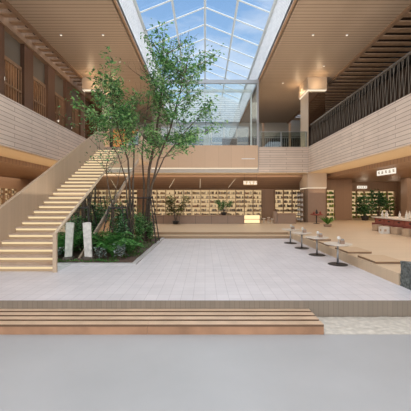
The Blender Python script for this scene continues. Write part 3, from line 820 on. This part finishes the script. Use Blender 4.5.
c2 = thing('reception_counter', (6.2, 23.2, WF), 'reddish brown reception counter between the tall bookcase and the right column', 'counter')
MB().box(5.55, 6.95, 22.9, 23.6, WF, 1.02).build('counter_body', m_col, c2)
MB().box(5.5, 7.0, 22.85, 23.65, 1.02, 1.08).build('counter_top', m_beam, c2)
MB().box(5.3, 5.55, 23.0, 23.5, WF, 1.2).build('raised_end', m_col, c2)
for i, x in enumerate((4.5, 4.85, 5.13)):
    h = (.42, .5, .38)[i]
    t = thing('side_stool', (x, 22.9, WF), ['small pale stool nearest the long counter', 'middle small pale stool beside the reception counter', 'small pale stool touching the reception counter'][i], 'stool', 'small pale stools by the reception counter')
    MB().lathe((x, 22.9, WF), [(.12, h-.05), (.13, h-.02), (.12, h)], 16).build('seat', m_tabletop, t)
    for a in range(3):
        c_, s_ = math.cos(a*2.1), math.sin(a*2.1)
        MB().tube([(x+.1*c_, 22.9+.1*s_, WF), (x+.05*c_, 22.9+.05*s_, WF+h-.05)], .014, 5).build('leg', m_tabletop, t)
m_olive = leafmat('olive_leaf', [(.03, .05, .012), (.08, .11, .025), (.17, .18, .05), (.24, .24, .08)])
# bonsai-like trees on counter
def pot_tree(x, y, z, w, h, n, label, mat, seed, L=.14, potm=m_dark):
    rnd = random.Random(seed); t = thing('potted_tree', (x, y, z), label, 'plant')
    MB().lathe((x, y, z), [(.14, 0), (.2, .05), (.24, .24), (.22, .24)], 16).build('pot', potm, t)
    tr = MB(); lf = MB()
    for k in range(7):
        q = Vector((x+rnd.uniform(-w, w), y+rnd.uniform(-.35, .35), z+.24+h*rnd.uniform(.35, 1)))
        mid = Vector((x+(q.x-x)*.35, y, z+.24+(q.z-z)*.45))
        tr.tube([(x, y, z+.2), mid, q], [.03, .02, .008], 5)
        leafcloud(lf, q, (w*.42, .3, h*.22), n//7, L, L*.5, rnd)
    tr.build('trunk', m_bark2, t); lf.build('foliage', mat, t)
pot_tree(-2.2, 22.6-.1, WF, .85, 1.6, 1300, 'wide olive green potted tree in front of the left part of the central bookcase', m_olive, 51)
pot_tree(1.45, 23.1, .93, .5, .85, 620, 'smaller dark green potted tree on the long counter', m_leaf, 52)
# column-side stand with goods
cs = thing('display_rack', (7.95, 25, WF), 'narrow rack of bottles and goods against the left side of the right column', 'rack')
for x, y in ((7.8, 24.4), (8.12, 24.4), (7.8, 26), (8.12, 26)): MB().box(x-.015, x+.015, y-.015, y+.015, WF, 2.95).build('post', m_dark, cs)
for k in range(7): MB().box(7.8, 8.12, 24.4, 26, WF+.1+k*.4, WF+.125+k*.4).build('shelf', m_shelf, cs)
b0 = None
for k in range(6):
    for j in range(4):
        y = 24.55+j*.38; z = WF+.125+k*.4
        if b0 is None:
            b0 = MB().use(m_paper).lathe((0, 0, 0), [(.06, 0), (.065, .02), (.065, .15), (.02, .2), (.02, .25)], 10).build('bottle'); o = b0
        else: o = b0.copy(); COL.objects.link(o)
        o.location = (7.95, y, z); tag(o, 'small pale bottle on the rack beside the right column', 'bottle', 'bottles on the column rack')
# agave in front of the column
def spiky(x, y, z, h, n, label, mat, seed, pot=True):
    rnd = random.Random(seed); t = thing('spiky_plant', (x, y, z), label, 'plant'); lf = MB()
    MB().lathe((x, y, z), [(.2, 0), (.24, .03), (.27, .16), (.25, .16)], 16).build('pot', m_col, t)
    for k in range(n):
        a = rnd.uniform(0, 6.28); o_ = h*rnd.uniform(.3, .75)
        d_ = Vector((math.cos(a)*o_, math.sin(a)*o_, h*rnd.uniform(.5, 1)))
        lf.leaf(Vector((x, y, z+.14)), d_, Vector((0, 0, 1)), d_.length, .11, .1)
    lf.build('leaves', mat, t)
spiky(8.25, 20.2, WF, .75, 26, 'spiky green plant in a low brown pot in front of the right column', m_leaf2, 61)
# little red-brown easy chair/stand right of the column front
hs = thing('round_display_table', (8.55, 23.0, WF), 'small dark reddish round table with goods in front of the right column', 'table')
MB().lathe((8.55, 23.0, WF), [(.24, 0), (.24, .02), (.04, .05), (.04, .66)], 16).build('pedestal', m_dark, hs)
MB().lathe((8.55, 23.0, WF), [(.1, .62), (.46, .68), (.48, .72), (.46, .74)], 24).build('table_top', m_red, hs)
for i, (dx, dy, h) in enumerate(((-.2, 0, .2), (.05, .1, .34), (.25, -.1, .22))):
    tag(MB().lathe((8.55+dx, 23+dy, WF+.74), [(.07, 0), (.1, .06), (.06, h*.7), (.03, h)], 12).build('vase', [m_red, m_dark, m_red][i], None, True), ['short reddish vase at the left of the small round table', 'tall dark vase in the middle of the small round table', 'reddish vase at the right of the small round table'][i], 'vase')

# far right : big dark plants
def bigplant(x, y, h, w, n, label, seed, mat):
    rnd = random.Random(seed); t = thing('potted_tree', (x, y, WF), label, 'plant')
    MB().lathe((x, y, WF), [(.26, 0), (.34, .4), (.31, .4)], 18).build('pot', m_dark, t)
    tr = MB(); lf = MB()
    for k in range(8):
        q = Vector((x+rnd.uniform(-w, w), y+rnd.uniform(-.4, .4), WF+.4+(h-.4)*rnd.uniform(.25, .95)))
        tr.tube([(x, y, WF+.35), ((x+q.x)/2, (y+q.y)/2, WF+.4+(q.z-WF)*.5), q], [.03, .02, .01], 5)
        leafcloud(lf, q, (w*.5, .4, h*.2), n//8, .24, .11, rnd)
    tr.build('trunk', m_bark, t); lf.build('foliage', mat, t)
bigplant(14.4, 27.0, 2.4, .55, 900, 'big dark leafy plant left of the pair at the far right recess', 71, m_leafd)
bigplant(15.9, 27.6, 2.5, .5, 850, 'big dark leafy plant right of the pair at the far right recess', 72, m_leafd)
pot_tree(17.6, 28.5, WF, .8, 1.6, 400, 'yellow green potted tree before the far right bookcases', m_leaf2, 73, .18)
struct('column', MB().box(17.35, 18.8, 25.7, 26.6, WF, 4.0), m_col, 'brown column at the right edge behind the display table', 'column')

# display table with drawers
dt = thing('display_table', (11.25, 15.4, WF), 'large red lacquered display table with drawers and pale top on the right', 'table')
MB().box(10.25, 12.45, 12.6, 18.1, .72, 1.02).build('drawer_body', m_red, dt)
MB().box(10.15, 12.55, 12.5, 18.3, 1.02, 1.08).build('table_top', m_tabletop, dt)
MB().box(10.17, 12.53, 12.52, 18.28, .50, .72).build('lower_rail', plain('red_rail', (.22, .06, .045), .5), dt)
for y in (12.7, 15.3, 17.9):
    for x in (10.4, 12.25): MB().box(x, x+.12, y, y+.12, WF, .50).build('leg', m_red, dt)
for k in range(6):
    y = 12.8+k*.88
    dr = MB().box(10.235, 10.25, y, y+.74, .76, .98).build('drawer', plain('drawer_red', (.34, .10, .07), .45), dt)
    MB().box(10.2, 10.235, y+.3, y+.44, .85, .91).build('handle', m_dark, dr)
s0 = None
for k in range(6):
    y = 13.0+k*.88
    if s0 is None:
        s0 = thing('box_stool', (0, 0, 0), 'x', 'stool'); mm = m_boxw
        MB().box(-.22, .22, -.24, .24, .33, .36).build('seat', mm, s0)
        for sy in (-1, 1): MB().box(-.22, .22, sy*.24-.015, sy*.24+.015, 0, .33).build('side_panel', mm, s0)
        MB().box(-.215, -.19, -.225, .225, .0, .33).build('front_panel', mm, s0)
        o = s0
    else: o = copy_tree(s0)
    o.location = (10.05, y, WF)
    tag(o, 'closed wooden box stool pushed under the red display table', 'stool', 'box stools along the display table')
# one white box stool
wb = thing('white_crate', (9.7, 16.25+.55, WF), 'x', 'crate')
# (placed between the stools, emblem on its front)
wb['label'] = 'white crate with a small dark emblem standing among the box stools'
wb.location = (9.62, 16.1, WF)
MB().box(9.42, 9.78, 15.9, 16.28, WF, WF+.36).build('crate_body', m_paper, wb)
MB().box(9.415, 9.42, 16.03, 16.15, WF+.12, WF+.24).build('emblem', m_boxw, wb)
MB().box(9.5, 9.62, 15.895, 15.9, WF+.12, WF+.24).build('emblem', m_boxw, wb)
# goods on the table
r = random.Random(77); gi = 0
kinds = {}
for k in range(34):
    x = r.uniform(10.3, 12.3); y = 12.9+k*.152
    kd = r.choice(['bottle', 'bowl', 'box', 'bottle'])
    if kd not in kinds:
        q = MB()
        if kd == 'bottle': q.use(m_paper).lathe((0, 0, 0), [(.05, 0), (.055, .02), (.055, .22), (.018, .30), (.018, .38)], 10)
        elif kd == 'bowl': q.use(m_tabletop).lathe((0, 0, 0), [(.05, 0), (.06, .015), (.13, .08), (.12, .08), (.03, .03)], 14)
        else: q.use(m_paper).box(-.12, .12, -.09, .09, 0, .085).use(m_red).box(-.123, .123, -.02, .02, 0, .088)
        o = q.build(kd if kd != 'box' else 'gift_box'); kinds[kd] = o
    else: o = kinds[kd].copy(); COL.objects.link(o)
    o.location = (x, y, 1.08)
    tag(o, {'bottle': 'slim pale bottle', 'bowl': 'small tan bowl', 'box': 'flat white gift box'}[kd]+' on the large red display table', 'bottle' if kd == 'bottle' else 'bowl' if kd == 'bowl' else 'box', {'bottle': 'bottles', 'bowl': 'bowls', 'box': 'gift boxes'}[kd]+' on the display table')

# ================================================================== SIGNS
def strokes(kind):
    rnd = random.Random(kind*13+1); out = []
    out.append((-.5, .5, .40, .50)); out.append((-.42, .42, .05, .13)); out.append((-.5, .5, -.30, -.22))
    out.append((-.06, .06, -.5, .5))
    if kind % 2: out.append((-.45, -.34, -.5, .1)); out.append((.34, .45, -.5, .1)); out.append((-.45, .45, -.5, -.42))
    else: out.append((-.40, -.30, -.1, .45)); out.append((.28, .38, -.45, .2))
    return out
sg = thing('hanging_sign', (3.78, 25.0, 3.45), 'row of four glowing characters hanging before the central bookcase', 'sign')
Ys = 25.0
for k in range(4):
    cx = (244.8+3.5*k-205)/F*Ys; cz = EYE+(201-182.8)/F*Ys
    q = MB()
    for (a, b, c, d_) in strokes(k): q.box(cx+a*.23, cx+b*.23, Ys-.02, Ys+.02, cz+c*.25, cz+d_*.25)
    q.build('character', emit('char_glow%d' % k, (1, .90, .78), 1.1), sg)
MB().box(3.2, 4.35, Ys+.021, Ys+.03, 3.36, 3.72).build('back_plate', m_gold, sg)
for x in (3.3, 4.3): MB().tube([(x, Ys+.02, 3.7), (x, Ys+.02, 4.28)], .008, 4).build('hanger', m_dark, sg)
rs = thing('hanging_sign', (10.8, 17.9, 3.6), 'white glowing box sign with five dark characters above the display table', 'sign')
MB().box(10.8, 10.86, 17.05, 18.85, 3.6, 3.92).build('light_box', m_sign, rs)
for k in range(5):
    q = MB(); yc = 18.62-k*.36
    for (a, b, c, d_) in strokes(k+2): q.box(10.788, 10.799, yc-b*.17, yc-a*.17, 3.76+c*.17, 3.76+d_*.17)
    q.build('character', m_glyph, rs)
for y in (17.2, 18.7): MB().tube([(10.83, y, 3.92), (10.83, y, 4.27)], .01, 4).build('hanger', m_dark, rs)
fs_ = thing('wall_sign', (16.35, 31.2, 3.3), 'small distant glowing sign above the far right bookcases', 'sign')
MB().box(15.85, 16.85, 31.2, 31.27, 3.33, 3.60).build('light_box', m_sign, fs_)
q = MB()
for k in range(4):
    for (a, b, c, d_) in strokes(k+5): q.box(16.0+k*.235+a*.16, 16.0+k*.235+b*.16, 31.185, 31.199, 3.465+c*.15, 3.465+d_*.15)
q.build('characters', plain('pale_letter', (.5, .35, .22), .6), fs_)
# linear ceiling lights on the slope
for i, (xa, xb) in enumerate(((-2.6, -3.2), (-.4, -.45), (2.6, 2.1))):
    tag(MB().tube([(xa, 25.6, 3.915), (xb, 27.0, 3.23)], .012, 4).build('linear_light', emit('linear_glow%d' % i, (1, .8, .55), .9), None, True), ['thin linear light in the sloping ceiling behind the tall tree', 'thin linear light in the sloping ceiling in the middle', 'thin linear light in the sloping ceiling beside the four character sign'][i], 'light', 'linear lights of the back ceiling')
# downlights
dl = [((61, 35), 'left'), ((103, 35), 'left'), ((120, 62), 'left'), ((347, 35), 'right'), ((313, 35), 'right'), ((283, 83), 'right'), ((324, 66), 'right')]
d0 = None
for i, ((px, py), nm) in enumerate(dl):
    Y = (ZC-EYE)*F/(201-py); x = (px-205)/F*Y
    if d0 is None:
        d0 = thing('downlight', (0, 0, 0), 'x', 'light')
        MB().lathe((0, 0, 0), [(.06, -.02), (.075, -.012), (.075, 0)], 16).build('trim_ring', m_white, d0)
        MB().lathe((0, 0, 0), [(.05, -.026), (.05, -.02)], 14).build('lens', m_spot, d0); o = d0
    else: o = copy_tree(d0)
    o.location = (x, Y, ZC-.001)
    tag(o, f'small recessed downlight in the slatted ceiling {nm} of the skylight', 'light', f'downlights in the {nm} slatted ceiling')

# ================================================================== LIGHT
def area(name, loc, size, energy, col, rot=(0, 0, 0)):
    l = bpy.data.lights.new(name, 'AREA'); l.shape = 'RECTANGLE'; l.size, l.size_y = size; l.energy = energy; l.color = col
    o = bpy.data.objects.new(name, l); COL.objects.link(o); o.location = loc; o.rotation_euler = rot; return o
def point(name, loc, energy, col, rad=.15):
    l = bpy.data.lights.new(name, 'POINT'); l.energy = energy; l.color = col; l.shadow_soft_size = rad
    o = bpy.data.objects.new(name, l); COL.objects.link(o); o.location = loc; return o
WARM = (1, .72, .44); UP = (math.pi, 0, 0)
for s_ in (-1, 1):
    area('cove_light', (s_*9.3, 13, 2.7), (1.2, 26), 110, (1, .78, .54), UP)
    area('hall_fill', (s_*14.5, 17, 3.95), (7, 18), 480, (1, .80, .60))  # broad area lamp added as general fill for the side halls
    point('column_glow', (s_*7.9, 25.6, 11.3), 22, WARM)
    point('column_glow', (s_*8.9, 23.4, 11.3), 22, WARM)
area('back_hall_fill', (0, 25.1, 4.2), (16, 1.2), 75, (1, .78, .55))  # unseen strip lamp added as fill before the back bookcases
area('back_soffit_light', (0, 24.8, 3.3), (16, .4), 15, WARM, UP)
area('upper_back_fill', (0, 33, 11.9), (16, 6), 500, (1, .9, .78))  # unseen area lamp added to lift the dark upper back wall
area('left_shop_light', (-12.5, 17, 12.4), (1.5, 20), 260, WARM)
area('right_gallery_light', (11.5, 17, 12.5), (2, 20), 15, WARM)
for x in (15.5, 18.5): point('recess_fill', (x, 29.3, 3.1), 22, (1, .8, .6), .25)  # bare point lamps added to brighten the far right recess
for s_ in (-1, 1): area('ceiling_glow_fill', (s_*7.2, 27.5, 6.0), (4, 6), 110, WARM, UP)  # added upward area lamps warming the ceiling towards the columns
area('atrium_fill', (0, 12, 2.25), (13, 24), 800, (1, .90, .78), UP)  # added fill floating in mid-air, no fitting, brightens the ceiling

w = bpy.data.worlds.new('sky'); S.world = w; w.use_nodes = True
nt = w.node_tree; nt.nodes.clear()
tc = nt.nodes.new('ShaderNodeTexCoord'); sp = nt.nodes.new('ShaderNodeSeparateXYZ'); nt.links.new(tc.outputs['Generated'], sp.inputs[0])
mp = nt.nodes.new('ShaderNodeMapping'); mp.inputs['Scale'].default_value = (1.6, 1.6, 5.0); mp.inputs['Location'].default_value = (.3, .1, .4)
nt.links.new(tc.outputs['Generated'], mp.inputs['Vector'])
n = nt.nodes.new('ShaderNodeTexNoise'); n.inputs['Scale'].default_value = 1.5; n.inputs['Detail'].default_value = 7; n.inputs['Roughness'].default_value = .55
nt.links.new(mp.outputs[0], n.inputs['Vector'])
cr = nt.nodes.new('ShaderNodeValToRGB'); cr.color_ramp.elements[0].position = .42; cr.color_ramp.elements[1].position = .70
nt.links.new(n.outputs['Fac'], cr.inputs[0])
gr = nt.nodes.new('ShaderNodeValToRGB'); nt.links.new(sp.outputs['Z'], gr.inputs[0])
e = gr.color_ramp.elements; e[0].position = .0; e[0].color = (.78, .84, .90, 1); e[1].position = .75; e[1].color = (.12, .30, .66, 1)
q = e.new(.3); q.color = (.42, .62, .86, 1)
sky = mixc(nt, cr.outputs[0], gr.outputs[0], (.92, .95, 1.0))
bg = nt.nodes.new('ShaderNodeBackground'); nt.links.new(sky, bg.inputs[0]); bg.inputs[1].default_value = 1.0
ow = nt.nodes.new('ShaderNodeOutputWorld'); nt.links.new(bg.outputs[0], ow.inputs[0])
def sun(name, rot, e, ang, col):
    l = bpy.data.lights.new(name, 'SUN'); l.energy = e; l.angle = ang; l.color = col
    o = bpy.data.objects.new(name, l); COL.objects.link(o); o.location = (0, 0, 25); o.rotation_euler = rot
sun('overcast_sun', (.0, 0, 0), 5.0, math.radians(120), (1, .98, .96))
area('front_fill', (0, -6.5, 4.2), (16, 8), 900, (1, .97, .94), (math.pi/2, 0, 0))  # unseen area lamp added behind the camera as front fill
for s_ in (-1, 1):
    g_ = area('gallery_fill', (s_*8.9, 14, 5.6), (.8, 34), 160, (1, .88, .76), (math.pi, -s_*.6, 0)); g_.data.spread = math.radians(110)  # added fill hidden behind the parapets, tilted at the slatted ceiling


cam = bpy.data.cameras.new('camera'); co = bpy.data.objects.new('camera', cam); COL.objects.link(co)
co.location = (0, 0, EYE); co.rotation_euler = (math.pi/2, 0, 0)
cam.sensor_width = 36; cam.lens = 36*F/411; cam.shift_y = -4.5/411; cam.shift_x = .5/411
cam.clip_end = 300; S.camera = co
S.view_settings.view_transform = 'Standard'; S.view_settings.look = 'None'; S.view_settings.exposure = .12
